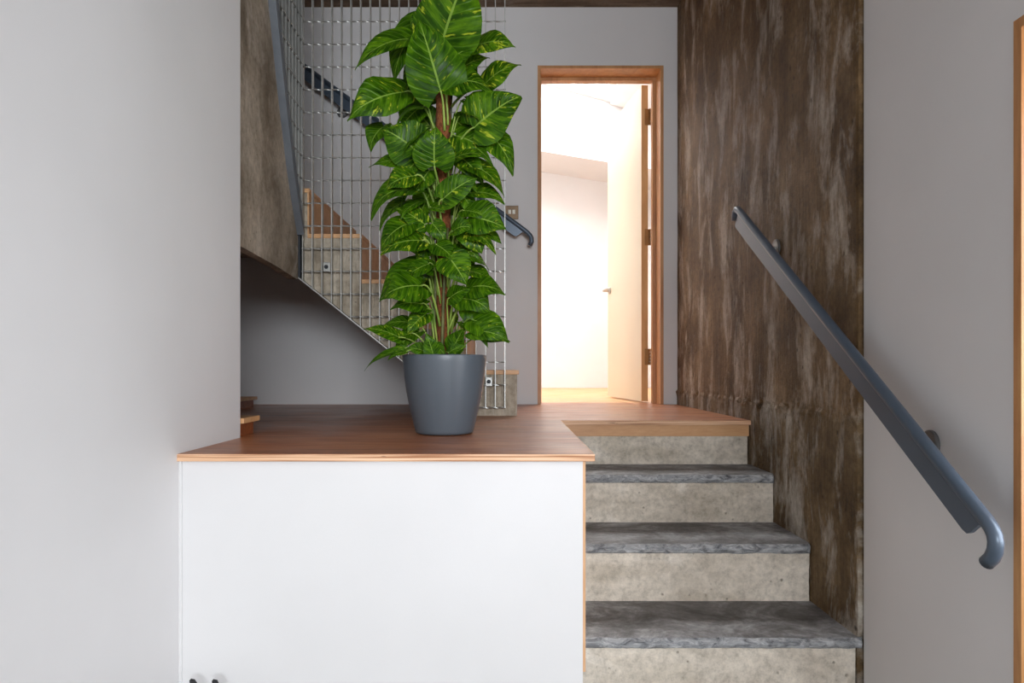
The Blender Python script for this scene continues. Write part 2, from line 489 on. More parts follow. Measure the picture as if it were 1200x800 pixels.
# board-marked concrete wall: a relief of fine noise, a rough pour joint and a ragged front edge
def concrete_wall():
    bm = bmesh.new()
    ny, nz = 170, 260
    y0, y1, z0, z1 = 1.864, YB - 0.006, FL, CE - 0.001
    rows = []
    for j in range(nz + 1):
        z = z0 + (z1 - z0) * j / nz
        row = []
        for i in range(ny + 1):
            y = y0 + (y1 - y0) * i / ny
            p = Vector((0.3, y * 7.0, z * 0.9))
            d = 0.0016 * noise.noise(p * 2.0) + 0.0014 * noise.noise(Vector((y * 9, z * 9, 1.0)))
            zj = -0.132 + 0.012 * noise.noise(Vector((y * 3.0, 5.0, 0.0))) + 0.006 * noise.noise(Vector((y * 16.0, 2.0, 0.0)))
            q = z - zj
            if q < 0: d += 0.0035
            if abs(q) < 0.026:
                d += 0.015 * (1 - abs(q) / 0.026) * noise.noise(Vector((y * 34, z * 40, 3.0)))
            yy = y
            if i == 0:
                yy += 0.005 * noise.noise(Vector((z * 26, 0, 8.0))) + 0.004 * noise.noise(Vector((z * 7, 4, 8.0)))
                d -= 0.002 + 0.004 * abs(noise.noise(Vector((z * 30, 9, 1.0))))
            elif i == 1:
                d -= 0.002 * abs(noise.noise(Vector((z * 30, 9, 1.0))))
            row.append(bm.verts.new((XR - d, yy, z + H)))
        rows.append(row)
    for j in range(nz):
        for i in range(ny):
            bm.faces.new((rows[j][i], rows[j][i + 1], rows[j + 1][i + 1], rows[j + 1][i]))
    back = []
    for j in range(nz + 1):
        v = rows[j][0].co
        back.append(bm.verts.new((1.1, 1.866, v.z)))
    for j in range(nz):
        bm.faces.new((rows[j][0], rows[j + 1][0], back[j + 1], back[j]))
    far = [bm.verts.new((1.1, y1, rows[j][0].co.z)) for j in (0, nz)]
    bm.faces.new([back[0]] + [back[j] for j in range(1, nz + 1)] + [far[1], far[0]])
    bm.normal_update()
    bmesh.ops.triangulate(bm, faces=[f for f in bm.faces if len(f.verts) > 4])
    return bm_obj('wall_concrete', bm, M['conc_wall'])
struct(concrete_wall(), 'brown board-marked raw concrete wall beside the stone steps', 'wall')

# upper deck of plywood (platform and landing are one surface)
TH = 0.018
deck = prism('floor_deck', [(XL, 1.632), (0.206, 1.632), (0.206, 2.674), (XR - 0.004, 2.674), (XR - 0.004, YB + 0.2), (-2.35, YB + 0.2),
                            (-2.35, 2.015), (XL, 2.015)], DK - TH, DK - 0.0005, 'Z', M['deck'])
struct(deck, 'glossy reddish-brown plywood deck of the platform and landing', 'floor')
boxes('plywood_edge', [(XL, 0.2065, 1.6295, 1.632, DK - TH, DK - 0.0012)], M['edge'], deck)
boxes('plywood_edge', [(0.206, 0.2085, 1.632, 2.674, DK - TH, DK - 0.0012)], M['edge'], deck)
boxes('plywood_edge', [(0.2085, XR - 0.004, 2.6715, 2.674, DK - TH, DK - 0.0012)], M['edge'], deck)
boxes('edge_board', [(0.190, XR - 0.008, 2.684, 2.700, DK - TH - 0.045, DK - TH)], M['ply'], deck)

panel = struct(boxes('wall_platform', [(XL, 0.181, 1.645, 1.667, FL, DK - TH), (0.163, 0.181, 1.667, 2.70, FL, DK - TH)], M['white']),
               'smooth white panel enclosing the front of the platform', 'wall')
boxes('side_sheet', [(0.181, 0.1875, 1.645, 2.684, -0.732, DK - TH)], M['ply_plain'], panel)
struct(boxes('trim_1', [(XL, XL + 0.006, 1.639, 1.645, FL, DK - TH)], M['white'], None), 'thin white corner bead between panel and wall', 'trim')

# ================================================================ FAR ROOM
struct(boxes('floor_far', [(-0.8, 1.7, 4.05, 7.1, DK - 0.1, DK - 0.0005)], M['ply']), 'pale plywood floor of the room beyond the door', 'floor')
struct(boxes('wall_far_near', [(-0.8, 1.7, 3.95, 4.05, CE + 0.2, 3.2), (1.1, 1.7, 3.95, 4.05, DK, CE + 0.2), (-0.8, -0.7, 4.05, 4.06, DK, CE)], M['far_white']), 'upper wall over the doorway in the far room', 'wall')
struct(boxes('wall_far_end', [(-0.8, 1.7, 7.0, 7.1, DK, 2.3)], M['far_white']), 'white end wall of the bright room beyond the door', 'wall')
struct(boxes('wall_far_left', [(-0.8, -0.7, 4.05, 7.0, DK, 3.2)], M['far_white']), 'white side wall of the bright far room', 'wall')
struct(boxes('wall_far_right', [(1.6, 1.7, 4.05, 7.0, DK, 3.2)], M['far_white']), 'white wall behind the open door', 'wall')
zs = lambda x: 2.012 - 0.165 * (x - 0.34)
struct(prism('ceiling_bulkhead', [(-0.7, zs(-0.7)), (1.6, zs(1.6)), (1.6, 2.9), (-0.7, 3.2)], 6.35, 7.0, 'Y', M['far_white']),
       'white sloping bulkhead under the rooflight', 'ceiling')
zr = lambda x: 2.62 - 0.27 * (x - 0.325)
def roofpiece(x0, x1, y0, y1):
    return [(x0, zr(x0)), (x1, zr(x1)), (x1, zr(x1) + 0.16), (x0, zr(x0) + 0.16)], y0, y1
roof = thing('ceiling_far', 'white sloping ceiling of the far room around the rooflight', 'ceiling', (0.5, 5.2, H + 2.6), kind='structure')
for (x0, x1, y0, y1) in ((-0.7, -0.05, 4.05, 6.35), (0.95, 1.6, 4.05, 6.35), (-0.05, 0.95, 4.05, 4.6)):
    p, a, b = roofpiece(x0, x1, y0, y1)
    prism('ceiling_panel', p, a, b, 'Y', M['far_white'], roof)
sky = thing('window_1', 'sloping rooflight with white frame in the far room', 'window', (0.45, 5.5, H + 2.7), kind='structure')
def sloped(name, x0, x1, y0, y1, dz0, dz1, mat, parent):
    return prism(name, [(x0, zr(x0) + dz0), (x1, zr(x1) + dz0), (x1, zr(x1) + dz1), (x0, zr(x0) + dz1)], y0, y1, 'Y', mat, parent)
for y0 in (4.6, 6.29):
    sloped('window_frame', -0.05, 0.95, y0, y0 + 0.06, 0.02, 0.14, M['white'], sky)
for x0 in (-0.05, 0.89):
    sloped('window_frame', x0, x0 + 0.06, 4.66, 6.29, 0.02, 0.14, M['white'], sky)
sloped('glazing_bar', 0.01, 0.89, 6.17, 6.19, 0.05, 0.12, M['white'], sky)
sloped('glazing_bar', 0.01, 0.89, 5.46, 5.49, 0.05, 0.12, M['white'], sky)
sloped('pane', 0.008, 0.892, 4.655, 6.295, 0.122, 0.128, M['glass'], sky)

# ================================================================ DOORS
d1 = thing('door_1', 'open cream door in a pale wood lined doorway', 'door', (0.52, 3.85, H + DK), kind='structure')
LT = 0.017
def liner(name, b, parent, edge_axis):
    """lining board, with a slightly darker exposed edge on its front"""
    o = boxes(name, [b], M['liner'], parent)
    return o
Y0, Y1 = YB - 0.003, 4.052
liner('jamb', (DX0, DX0 + LT, Y0 + 0.002, Y1, DK, DZ), d1, 'Y')
liner('jamb', (DX1 - LT, DX1, Y0 + 0.002, Y1, DK, DZ), d1, 'Y')
liner('head', (DX0 + LT, DX1 - LT, Y0 + 0.002, Y1, DZ - LT, DZ), d1, 'Y')
boxes('liner_edge', [(DX0, DX0 + LT, Y0 - 0.001, Y0 + 0.002, DK, DZ)], M['liner_edge'], d1)
boxes('liner_edge', [(DX1 - LT, DX1, Y0 - 0.001, Y0 + 0.002, DK, DZ)], M['liner_edge'], d1)
boxes('liner_edge', [(DX0 + LT, DX1 - LT, Y0 - 0.001, Y0 + 0.002, DZ - LT, DZ)], M['liner_edge'], d1)
ST = 0.019
boxes('door_stop', [(DX0 + LT, DX0 + LT + 0.010, 3.965, 4.01, DK, DZ - LT)], M['liner'], d1)
boxes('door_stop', [(DX1 - LT - ST, DX1 - LT, 3.965, 4.01, DK, DZ - LT)], M['liner'], d1)
boxes('door_stop', [(DX0 + LT + 0.010, DX1 - LT - ST, 3.965, 4.01, DZ - LT - ST, DZ - LT)], M['liner'], d1)
# the leaf stands open into the far room
hx, hy, fx, fy = 0.815, 4.06, 0.722, 4.79
ax = Vector((fx - hx, fy - hy, 0)).normalized()
nx = Vector((ax.y, -ax.x, 0))                 # towards the right hand wall
LW = math.hypot(fx - hx, fy - hy)
def leafbox(name, u0, u1, w0, w1, z0, z1, mat, parent, bevel=0.0):
    bm = bmesh.new()
    vv = []
    for u in (u0, u1):
        for w in (w0, w1):
            for z in (z0, z1):
                p = Vector((hx, hy, 0)) + ax * u + nx * w
                vv.append(bm.verts.new((p.x, p.y, z + H)))
    for f in ((0, 1, 3, 2), (4, 6, 7, 5), (0, 4, 5, 1), (2, 3, 7, 6), (0, 2, 6, 4), (1, 5, 7, 3)):
        bm.faces.new([vv[i] for i in f])
    if bevel:
        bmesh.ops.bevel(bm, geom=bm.edges[:], offset=bevel, segments=2, affect='EDGES')
    return bm_obj(name, bm, mat, parent)
ZT, ZB = DZ - LT - 0.006, DK + 0.008
leaf_d = leafbox('door_leaf', 0.003, LW, -0.02, 0.02, ZB, ZT, M['leafdoor'], d1)
leafbox('lipping', 0.0, 0.003, -0.02, 0.02, ZB, ZT, M['door_edge'], leaf_d)
for py in (137, 278, 418):
    zc = (431 - py) * 4.06 / 800
    hb = leafbox('hinge', -0.002, 0.0, 0.0, 0.026, zc - 0.048, zc + 0.048, M['brass'], leaf_d)
    bm = bmesh.new()
    for q in range(5):
        za = zc - 0.048 + q * 0.0195
        p = Vector((hx, hy, 0)) + ax * -0.006 + nx * 0.030
        tube(bm, [(p.x, p.y, za + H), (p.x, p.y, za + 0.018 + H)], 0.006, 10)
    bm_obj('hinge', bm, M['brass'], leaf_d)
# lever handle on the visible face, near the free edge
bm = bmesh.new()
zc = 0.535
P0 = Vector((hx, hy, 0)) + ax * (LW - 0.055) - nx * 0.02
lathe(bm, [(0, 0), (0.024, 0), (0.024, 0.006), (0.021, 0.008), (0.010, 0.008), (0.009, 0.045), (0, 0.045)], P0 + Vector((0, 0, zc + H)), 24, -nx)
Q = P0 - nx * 0.045 + Vector((0, 0, zc + H))
tube(bm, [Q, Q - ax * 0.03, Q - ax * 0.11, Q - ax * 0.118 + nx * 0.012], [0.009, 0.009, 0.008, 0.006], 10)
bm_obj('lever_handle', bm, M['chrome'], leaf_d, True)

d2 = thing('door_2', 'glazed door in a dark wood edged lining in the grey wall', 'door', (0.98, 0.86, 0), kind='structure')
for nm, b, e in (('jamb', (0.9695, 1.13, 1.284, 1.304, FL, 0.661), (0.966, 0.9695, 1.284, 1.304, FL, 0.661)),
                 ('jamb', (0.9695, 1.13, 0.42, 0.44, FL, 0.661), (0.966, 0.9695, 0.42, 0.44, FL, 0.661)),
                 ('head', (0.9695, 1.13, 0.44, 1.284, 0.641, 0.661), (0.966, 0.9695, 0.44, 1.284, 0.641, 0.661))):
    boxes(nm, [b], M['liner'], d2)
    boxes('liner_edge', [e], M['liner_edge'], d2)
lf = boxes('door_leaf', [(1.085, 1.125, 0.442, 0.522, FL + 0.005, 0.639), (1.085, 1.125, 1.202, 1.282, FL + 0.005, 0.639),
                         (1.085, 1.125, 0.522, 1.202, 0.559, 0.639), (1.085, 1.125, 0.522, 1.202, FL + 0.005, FL + 0.105)], M['liner'], d2)
boxes('pane', [(1.102, 1.108, 0.522, 1.202, FL + 0.105, 0.559)], M['glass'], lf)

# ================================================================ STONE STEPS
steps = thing('stone_steps', 'concrete steps with grey slate treads leading up to the landing', 'steps', (0.57, 2.2, 0))
def stone_tread(x0, x1, yf, yb, zt, th, seed):
    """slate slab with a chipped, uneven nosing"""
    bm = bmesh.new()
    n = 150
    rings = []
    for i in range(n + 1):
        x = x0 + (x1 - x0) * i / n
        def nn(f, k): return noise.noise(Vector((x * f, k + seed * 3.7, seed * 1.3)))
        a = 0.0025 * nn(8, 0) + 0.0035 * nn(30, 1) + 0.002 * nn(80, 6)
        b = 0.0035 * nn(26, 2) + 0.003 * nn(75, 3)
        c = 0.0030 * nn(22, 4) + 0.002 * nn(70, 5)
        e = 0.010 * max(0, (0.006 - (x1 - x)) / 0.006)      # rounded right end
        ybb = yb if x < XR - 0.004 else 1.862
        prof = [(ybb, zt - th), (yf + 0.012 + a, zt - th - c * 0.6), (yf + 0.004 + b + e, zt - th + 0.005 + c), (yf + 0.001 + b + e, zt - th * 0.55),
                (yf + 0.002 + a + e, zt - 0.009 + c), (yf + 0.010 + a + e, zt - 0.002 + c * 0.3), (min(ybb - 0.001, yf + 0.024 + a), zt), (min(ybb - 0.0005, yf + 0.12), zt + 0.0006 * nn(9, 8)), (ybb, zt)]
        rings.append([bm.verts.new((x, y, z + H)) for y, z in prof])
    k = len(rings[0])
    for i in range(n):
        for j in range(k):
            m = (j + 1) % k
            fc = bm.faces.new((rings[i][j], rings[i][m], rings[i + 1][m], rings[i + 1][j]))
            if 1 <= j <= 4: fc.material_index = 1
    bm.faces.new(rings[0])
    bm.faces.new(rings[-1][::-1])
    bm.normal_update()
    bmesh.ops.triangulate(bm, faces=[f for f in bm.faces if len(f.verts) > 4])
    o = bm_obj('tread', bm, M['slate'], steps)
    o.data.materials.append(M['slate_edge'])
    return o
SX0 = 0.188
tr = [(1.850, -0.733), (2.133, -0.551), (2.424, -0.379)]
ends = [0.967, XR - 0.005, XR - 0.006]
for i, (yf, zt) in enumerate(tr):
    yb = tr[i + 1][0] + 0.016 if i < 2 else 2.692
    stone_tread(SX0, ends[i], yf, yb - 0.001, zt, 0.031, i + 1)
lows = [(1.866, FL, -0.733 - 0.031, XR - 0.004), (2.149, -0.733 - 0.031, -0.551 - 0.031, XR - 0.006), (2.440, -0.551 - 0.031, -0.379 - 0.031, XR - 0.006),
        (2.692, -0.379 - 0.031, DK - TH - 0.045, XR - 0.010)]
def rough_riser(yf, z0, z1, x1, seed):
    """cast riser: a slightly uneven front face on a block"""
    bm = bmesh.new()
    nxx, nzz = 60, 10
    g = []
    for j in range(nzz + 1):
        z = z0 + (z1 - z0) * j / nzz
        r = []
        for i in range(nxx + 1):
            x = SX0 + (x1 - SX0) * i / nxx
            d = 0.002 * noise.noise(Vector((x * 12, z * 12, seed * 5.1)))
            xx = x
            if i == nxx: xx -= 0.0035 * abs(noise.noise(Vector((z * 60, seed, 2.0)))); d -= 0.002
            r.append(bm.verts.new((xx, yf - d, z + H)))
        g.append(r)
    for j in range(nzz):
        for i in range(nxx):
            bm.faces.new((g[j][i], g[j][i + 1], g[j + 1][i + 1], g[j + 1][i]))
    yb = yf + 0.24
    b = [bm.verts.new((g[0][0].co.x, yb, z0 + H)), bm.verts.new((x1, yb, z0 + H)), bm.verts.new((x1, yb, z1 + H)), bm.verts.new((SX0, yb, z1 + H))]
    bm.faces.new(b[::-1])
    bm.faces.new([b[0], b[1]] + [g[0][i] for i in range(nxx, -1, -1)])
    bm.faces.new([b[3], b[2]] + [g[nzz][i] for i in range(nxx, -1, -1)])
    bm.faces.new([b[0], b[3]] + [g[j][0] for j in range(nzz, -1, -1)])
    bm.faces.new([b[1], b[2]] + [g[j][nxx] for j in range(nzz, -1, -1)])
    bm.normal_update()
    bmesh.ops.triangulate(bm, faces=[f for f in bm.faces if len(f.verts) > 4])
    return bm_obj('riser', bm, M['conc_step'], steps)
for i, (yf, z0, z1, x1) in enumerate(lows):
    rough_riser(yf, z0, z1, x1, i + 1)

# ================================================================ REAR FLIGHT
YF = 2.93
flight = thing('staircase', 'raw concrete staircase with plywood treads rising behind the steel grating', 'stairs', (-0.4, 3.4, H + DK))
RS, GO, XS, Z1 = 0.195, 0.2246, 0.04, -0.010
pts = [(XS, DK)]
for n in range(5):
    xn, zn = XS - GO * n, Z1 + RS * n - 0.018
    pts += [(xn, zn), (xn - GO if n < 4 else -2.345, zn)]
pts += [(-2.345, 0.64), (-1.15, 0.61), (-0.89, 0.388), (-0.148, DK)]
prism('flight_body', pts, YF, 3.830, 'Y', M['conc_flight'], flight)
for n in range(5):
    xn, zn = XS - GO * n, Z1 + RS * n
    boxes('tread', [(xn - GO if n < 4 else -2.345, xn + 0.008, YF - 0.004, 3.829, zn - 0.018, zn)], M['ply'], flight, 0.0015)
# flank beam of the winding upper flight, nearer the camera, with the slab behind it
flank = [(2.02, 0.41), (2.30, 0.405), (2.62, 0.392), (2.88, 0.375), (YF - 0.002, 0.388), (YF - 0.002, 0.556), (2.883, 0.562), (2.80, 0.70), (2.749, 0.794), (2.64, 1.06),
         (2.534, 1.365), (2.44, 1.66), (2.35, CE - 0.002), (2.02, CE - 0.002)]
prism('flank_beam', flank, -0.925, -0.89, 'X', M['conc_flank'], flight)
boxes('landing_slab', [(-2.345, -0.926, 2.02, YF - 0.001, 0.64, 0.752)], M['conc_flank'], flight)
# plywood risers closing each step
for n in range(1, 5):
    xn, zn = XS - GO * n, Z1 + RS * n
    boxes('riser', [(xn - 0.001, xn + 0.006, YF - 0.002, 3.829, zn - RS + 0.0005, zn - 0.0185)], M['ply'], flight)

# ================================================================ STEEL GRATING
GX0, GX1 = -0.872, -0.012
screen = thing('steel_grating', 'full height galvanised bar grating guarding the open side of the staircase', 'grating', (-0.45, 2.91, H + DK))
sof = lambda x: 0.388 - 0.80 * (x + 0.89)
def bar_z(x): return max(-0.168, sof(x) - 0.002)
nb = 22
for i in range(nb):
    x = GX0 + (GX1 - GX0) * i / (nb - 1)
    boxes('bar', [(x - 0.0018, x + 0.0018, 2.899, 2.924, bar_z(x), CE)], M['galv'], screen)
def twisted(name, a, b, half, parent):
    """square twisted cross rod from a to b (world)"""
    a, b = Vector(a), Vector(b)
    d = (b - a)
    Ln = d.length
    d.normalize()
    u = Vector((0, 0, 1))
    w = d.cross(u)
    n = max(4, int(Ln / 0.0137))
    bm = bmesh.new()
    rg = []
    for i in range(n + 1):
        p = a + d * Ln * i / n
        th = math.pi / 2 * (Ln * i / n) / 0.041
        rg.append([bm.verts.new(p + (u * math.cos(th + k * math.pi / 2) + w * math.sin(th + k * math.pi / 2)) * half) for k in range(4)])
    for i in range(n):
        for k in range(4):
            m = (k + 1) % 4
            bm.faces.new((rg[i][k], rg[i][m], rg[i + 1][m], rg[i + 1][k]))
    bm.faces.new(rg[0][::-1])
    bm.faces.new(rg[-1])
    return bm_obj(name, bm, M['galv'], parent)
zl = [1.472 - 0.0965 * k for k in range(-5, 18)]
for z in zl:
    xa = GX0 - 0.004
    if z < 0.375: xa = max(xa, -0.89 + (0.388 - z) / 0.80)
    twisted('cross_rod', (xa, 2.902, z + H), (GX1 + 0.004, 2.902, z + H), 0.0035, screen)
# angle along the soffit edge
xe = -0.16
prism('bottom_edge', [(-0.89, sof(-0.89) - 0.001), (xe, sof(xe) - 0.001), (xe, sof(xe) - 0.007), (-0.89, sof(-0.89) - 0.007)], 2.897, 2.928, 'Y', M['galv'], screen)
boxes('corner_post', [(-0.893, -0.880, 2.897, 2.924, 0.386, CE)], M['darksteel'], screen)
for px, pz in ((-0.7685, 0.428), (-0.080, -0.058)):
    c = boxes('fixing_clip', [(px - 0.015, px + 0.015, 2.893, 2.898, pz - 0.020, pz + 0.020)], M['galv'], screen, 0.002)
    bm = bmesh.new()
    lathe(bm, [(0, 0), (0.009, 0), (0.009, 0.006), (0.006, 0.008), (0, 0.008)], (px, 2.893, pz + H), 6, Vector((0, -1, 0)))
    bm_obj('bolt', bm, M['darksteel'], c)

side = thing('steel_grating', 'narrow return grating rising along the sloping concrete flank', 'grating', (-0.886, 2.6, H + 0.6))
blz = [(2.883, 0.562), (2.80, 0.70), (2.749, 0.794), (2.64, 1.06), (2.534, 1.365), (2.44, 1.66), (2.35, 2.03)]
def z_at(y):
    for (ya, za), (yb_, zb) in zip(blz, blz[1:]):
        if yb_ <= y <= ya: return za + (zb - za) * (ya - y) / (ya - yb_)
    return blz[0][1] if y > blz[0][0] else CE
def y_at(z):
    for (ya, za), (yb_, zb) in zip(blz, blz[1:]):
        if za <= z <= zb: return ya + (yb_ - ya) * (z - za) / (zb - za)
    return blz[0][0]
y = 2.872
while y > 2.36:
    boxes('bar', [(-0.888, -0.863, y - 0.0018, y + 0.0018, z_at(y) + 0.01, CE)], M['galv'], side)
    y -= 0.041
for z in zl:
    if z > 0.60:
        twisted('cross_rod', (-0.866, y_at(z) + 0.012, z + H), (-0.866, 2.893, z + H), 0.0035, side)
# flat plate along the flank edge
bm = bmesh.new()
strip = []
for i, (yy, zz) in enumerate(blz):
    a = Vector(blz[max(i - 1, 0)]); b = Vector(blz[min(i + 1, len(blz) - 1)])
    t = (b - a).normalized()
    nrm = Vector((-t.y, t.x))
    if nrm.x < 0: nrm = -nrm
    strip.append(((yy, zz), (min(2.894, yy + nrm.x * 0.036), zz + nrm.y * 0.036)))
for xa in (-0.889, -0.860):
    pass
L4 = [[bm.verts.new((x, p[0], p[1] + H)) for x in (-0.8895, -0.861) for p in s] for s in strip]
for A, B in zip(L4, L4[1:]):
    for i, j in ((0, 1), (1, 3), (3, 2), (2, 0)):
        bm.faces.new((A[i], A[j], B[j], B[i]))
bm.faces.new((L4[0][0], L4[0][1], L4[0][3], L4[0][2]))
bm.faces.new((L4[-1][0], L4[-1][2], L4[-1][3], L4[-1][1]))
bm_obj('edge_plate', bm, M['platesteel'], side)

# ================================================================ HANDRAILS
def handrail(label, to3, path, A, B, brackets, wall_off, anchor):
    """path: tube centre line as (u, z); plate hangs below the straight run A-B; to3(u, z, w) with w the offset towards the wall"""
    root = thing('handrail', label, 'handrail', anchor)
    bm = bmesh.new()
    tube(bm, [to3(u, z, 0) for u, z in path], 0.0135, 16)
    bm_obj('rail', bm, M['rail'], root, True)
    a, b = Vector(A), Vector(B)
    t = (b - a).normalized()
    dn = Vector((t.y, -t.x))
    if dn.y > 0: dn = -dn
    Ln = (b - a).length
    W = 0.060
    prof = [(0.012, 0.004), (0.004, W - 0.008), (0.010, W - 0.001), (0.020, W), (Ln - 0.030, W), (Ln - 0.016, W - 0.003), (Ln - 0.010, W - 0.012), (Ln + 0.004, 0.004)]
    bm = bmesh.new()
    fr, bk = [], []
    for u, w in prof:
        p = a + t * u + dn * w
        fr.append(bm.verts.new(to3(p.x, p.y, -0.004)))
        bk.append(bm.verts.new(to3(p.x, p.y, 0.004)))
    bm.faces.new(fr)
    bm.faces.new(bk[::-1])
    for i in range(len(fr)):
        j = (i + 1) % len(fr)
        bm.faces.new((fr[i], bk[i], bk[j], fr[j]))
    bm.normal_update()
    bmesh.ops.triangulate(bm, faces=[f for f in bm.faces if len(f.verts) > 4])
    bm_obj('rail_plate', bm, M['railplate'], root)
    for (u, z, off) in brackets:
        k = Vector((u, z))
        s = (k - a).dot(t)
        foot = a + t * s + dn * 0.045
        bm = bmesh.new()
        base = Vector(to3(u, z, off))
        inn = (Vector(to3(u, z, 0)) - base).normalized()
        lathe(bm, [(0, 0), (0.032, 0), (0.032, 0.005), (0.029, 0.008), (0.008, 0.008), (0, 0.008)], base, 28, inn)
        o = bm_obj('rosette', bm, M['rosette'], root)
        bm = bmesh.new()
        tube(bm, [base, base + inn * (off * 0.6), Vector(to3(foot.x, foot.y, 0.010)), Vector(to3(foot.x, foot.y, 0.004))], 0.0065, 10)
        bm_obj('bracket_arm', bm, M['chrome'], o)
    return root

RX = 0.886
handrail('blue-grey steel handrail on the wall beside the slate steps', lambda u, z, w: (RX + w, u, z + H),
         [(2.657, 0.574), (2.658, 0.592), (2.652, 0.606), (2.640, 0.612), (2.626, 0.609), (2.596, 0.5906), (1.262, -0.283), (1.250, -0.293), (1.242, -0.304),
          (1.239, -0.317), (1.241, -0.332), (1.249, -0.347), (1.263, -0.360)],
         (2.624, 0.602), (1.268, -0.279), [(2.42, 0.4235, 0.068), (1.558, -0.1733, 0.081)], 0.07, (RX, 1.95, H + 0.1))
RY = 3.78
handrail('blue-grey steel handrail on the back wall behind the grating', lambda u, z, w: (u, RY + w, z + H),
         [(-1.25, 1.763), (0.0945, 0.761), (0.110, 0.748), (0.124, 0.733), (0.132, 0.716), (0.132, 0.698), (0.122, 0.678)],
         (-1.25, 1.763), (0.090, 0.764), [(-0.93, 1.44, 0.069), (-0.20, 0.90, 0.069)], 0.07, (-0.5, RY, H + 1.2))

# ================================================================ LIGHT SWITCH
sw = thing('light_switch', 'bronze light switch plate with two white rockers beside the doorway', 'light switch', (0.0217, YB, H + 0.875))
boxes('switch_plate', [(-0.017, 0.060, YB - 0.006, YB - 0.0005, 0.837, 0.914)], M['bronze'], sw, 0.0015)
for x in (0.003, 0.026):
    boxes('rocker', [(x, x + 0.016, YB - 0.010, YB - 0.006, 0.866, 0.890)], M['ivory'], sw, 0.001)

# ================================================================ LOW STEPS BEHIND THE LEFT WALL
def low_step(x0, x1, y0, y1, label):
    t = thing('low_step', label, 'step', ((x0 + x1) / 2, (y0 + y1) / 2, H + DK))
    boxes('riser', [(x0, x1, y0, y1, DK, DK + 0.040)], M['riser_wood'], t)
    boxes('tread', [(x0, x1 + 0.018, y0, y1 + 0.008, DK + 0.040, DK + 0.056)], M['ply'], t, 0.001)
low_step(-1.25, -0.80, 2.022, 2.146, 'low wooden step with pale tread beside the end of the left wall')
low_step(-1.85, -1.33, 3.28, 3.57, 'low dark wooden step against the wall under the stairs')

# ================================================================ BLACK CABLES AT THE FOOT OF THE PANEL
for (x, lab, pts) in ((-0.72, 'black cable end leaning sideways at the corner of panel and wall', [(0.03, 0.0), (0.022, 0.08), (0.012, 0.14), (-0.002, 0.178), (-0.010, 0.190)]),
                 (-0.672, 'black upright cable end with a blunt tip by the white panel', [(-0.01, 0.0), (-0.008, 0.08), (-0.002, 0.14), (0.0, 0.176), (-0.006, 0.189)])):
    bm = bmesh.new()
    tube(bm, [(x + a, 1.58, b) for a, b in pts] + [(x + pts[-1][0] - 0.005, 1.58, pts[-1][1] + 0.004)], [0.006, 0.006, 0.006, 0.0065, 0.0065, 0.003], 12)
    tag(bm_obj('cable', bm, M['black'], None, True), lab, 'cable', 'black cable ends by the panel')

# ================================================================ POTTED PLANT
PX, PY, PZ = -0.199, 2.15, H + DK
plant = thing('potted_plant', 'tall variegated pothos climbing a coir pole in a charcoal pot', 'plant', (PX, PY, PZ))
bm = bmesh.new()
lathe(bm, [(0, 0.001), (0.084, 0.001), (0.090, 0.004), (0.0925, 0.012), (0.099, 0.040), (0.110, 0.085), (0.119, 0.130), (0.126, 0.180), (0.1305, 0.225), (0.132, 0.242),
           (0.1312, 0.2455), (0.128, 0.246), (0.1265, 0.243), (0.124, 0.215), (0, 0.215)], (PX, PY, PZ), 64)
bm_obj('pot', bm, M['pot'], plant, True)
bm = bmesh.new()
lathe(bm, [(0, 0.232), (0.05, 0.230), (0.10, 0.226), (0.1245, 0.222), (0.1245, 0.217), (0, 0.217)], (PX, PY, PZ), 40)
for v in bm.verts:
    if v.co.z > PZ + 0.22: v.co.z += 0.006 * noise.noise(v.co * 60)
bm_obj('soil', bm, M['soil'], plant, True)
bm = bmesh.new()
prof = [(0, 0.21)] + [(0.023 + 0.003 * noise.noise(Vector((h * 30, 0, 0))), h) for h in [0.21 + 0.012 * i for i in range(78)]] + [(0, 1.14)]
lathe(bm, prof, (PX - 0.004, PY, PZ), 16)
for v in bm.verts: v.co += Vector((noise.noise(v.co * 70), noise.noise(v.co * 70 + Vector((9, 0, 0))), 0)) * 0.003
bm_obj('coir_pole', bm, M['coir'], plant, True)
# climbing vines hugging the pole
for q in range(5):
    bm = bmesh.new()
    a0 = q * 1.3 + 0.4
    pp = []
    top = 1.12 - 0.12 * q
    for i in range(26):
        h = 0.22 + (top - 0.22) * i / 25
        an = a0 + 0.9 * math.sin(h * 3 + q)
        r = 0.029 + 0.004 * math.sin(h * 17 + q)
        pp.append((PX - 0.004 + r * math.cos(an), PY + r * math.sin(an) * 1.0, PZ + h))
    tube(bm, pp, [0.0055 - 0.0015 * i / 25 for i in range(26)], 7)
    bm_obj('vine_stem', bm, M['vine'], plant, True)

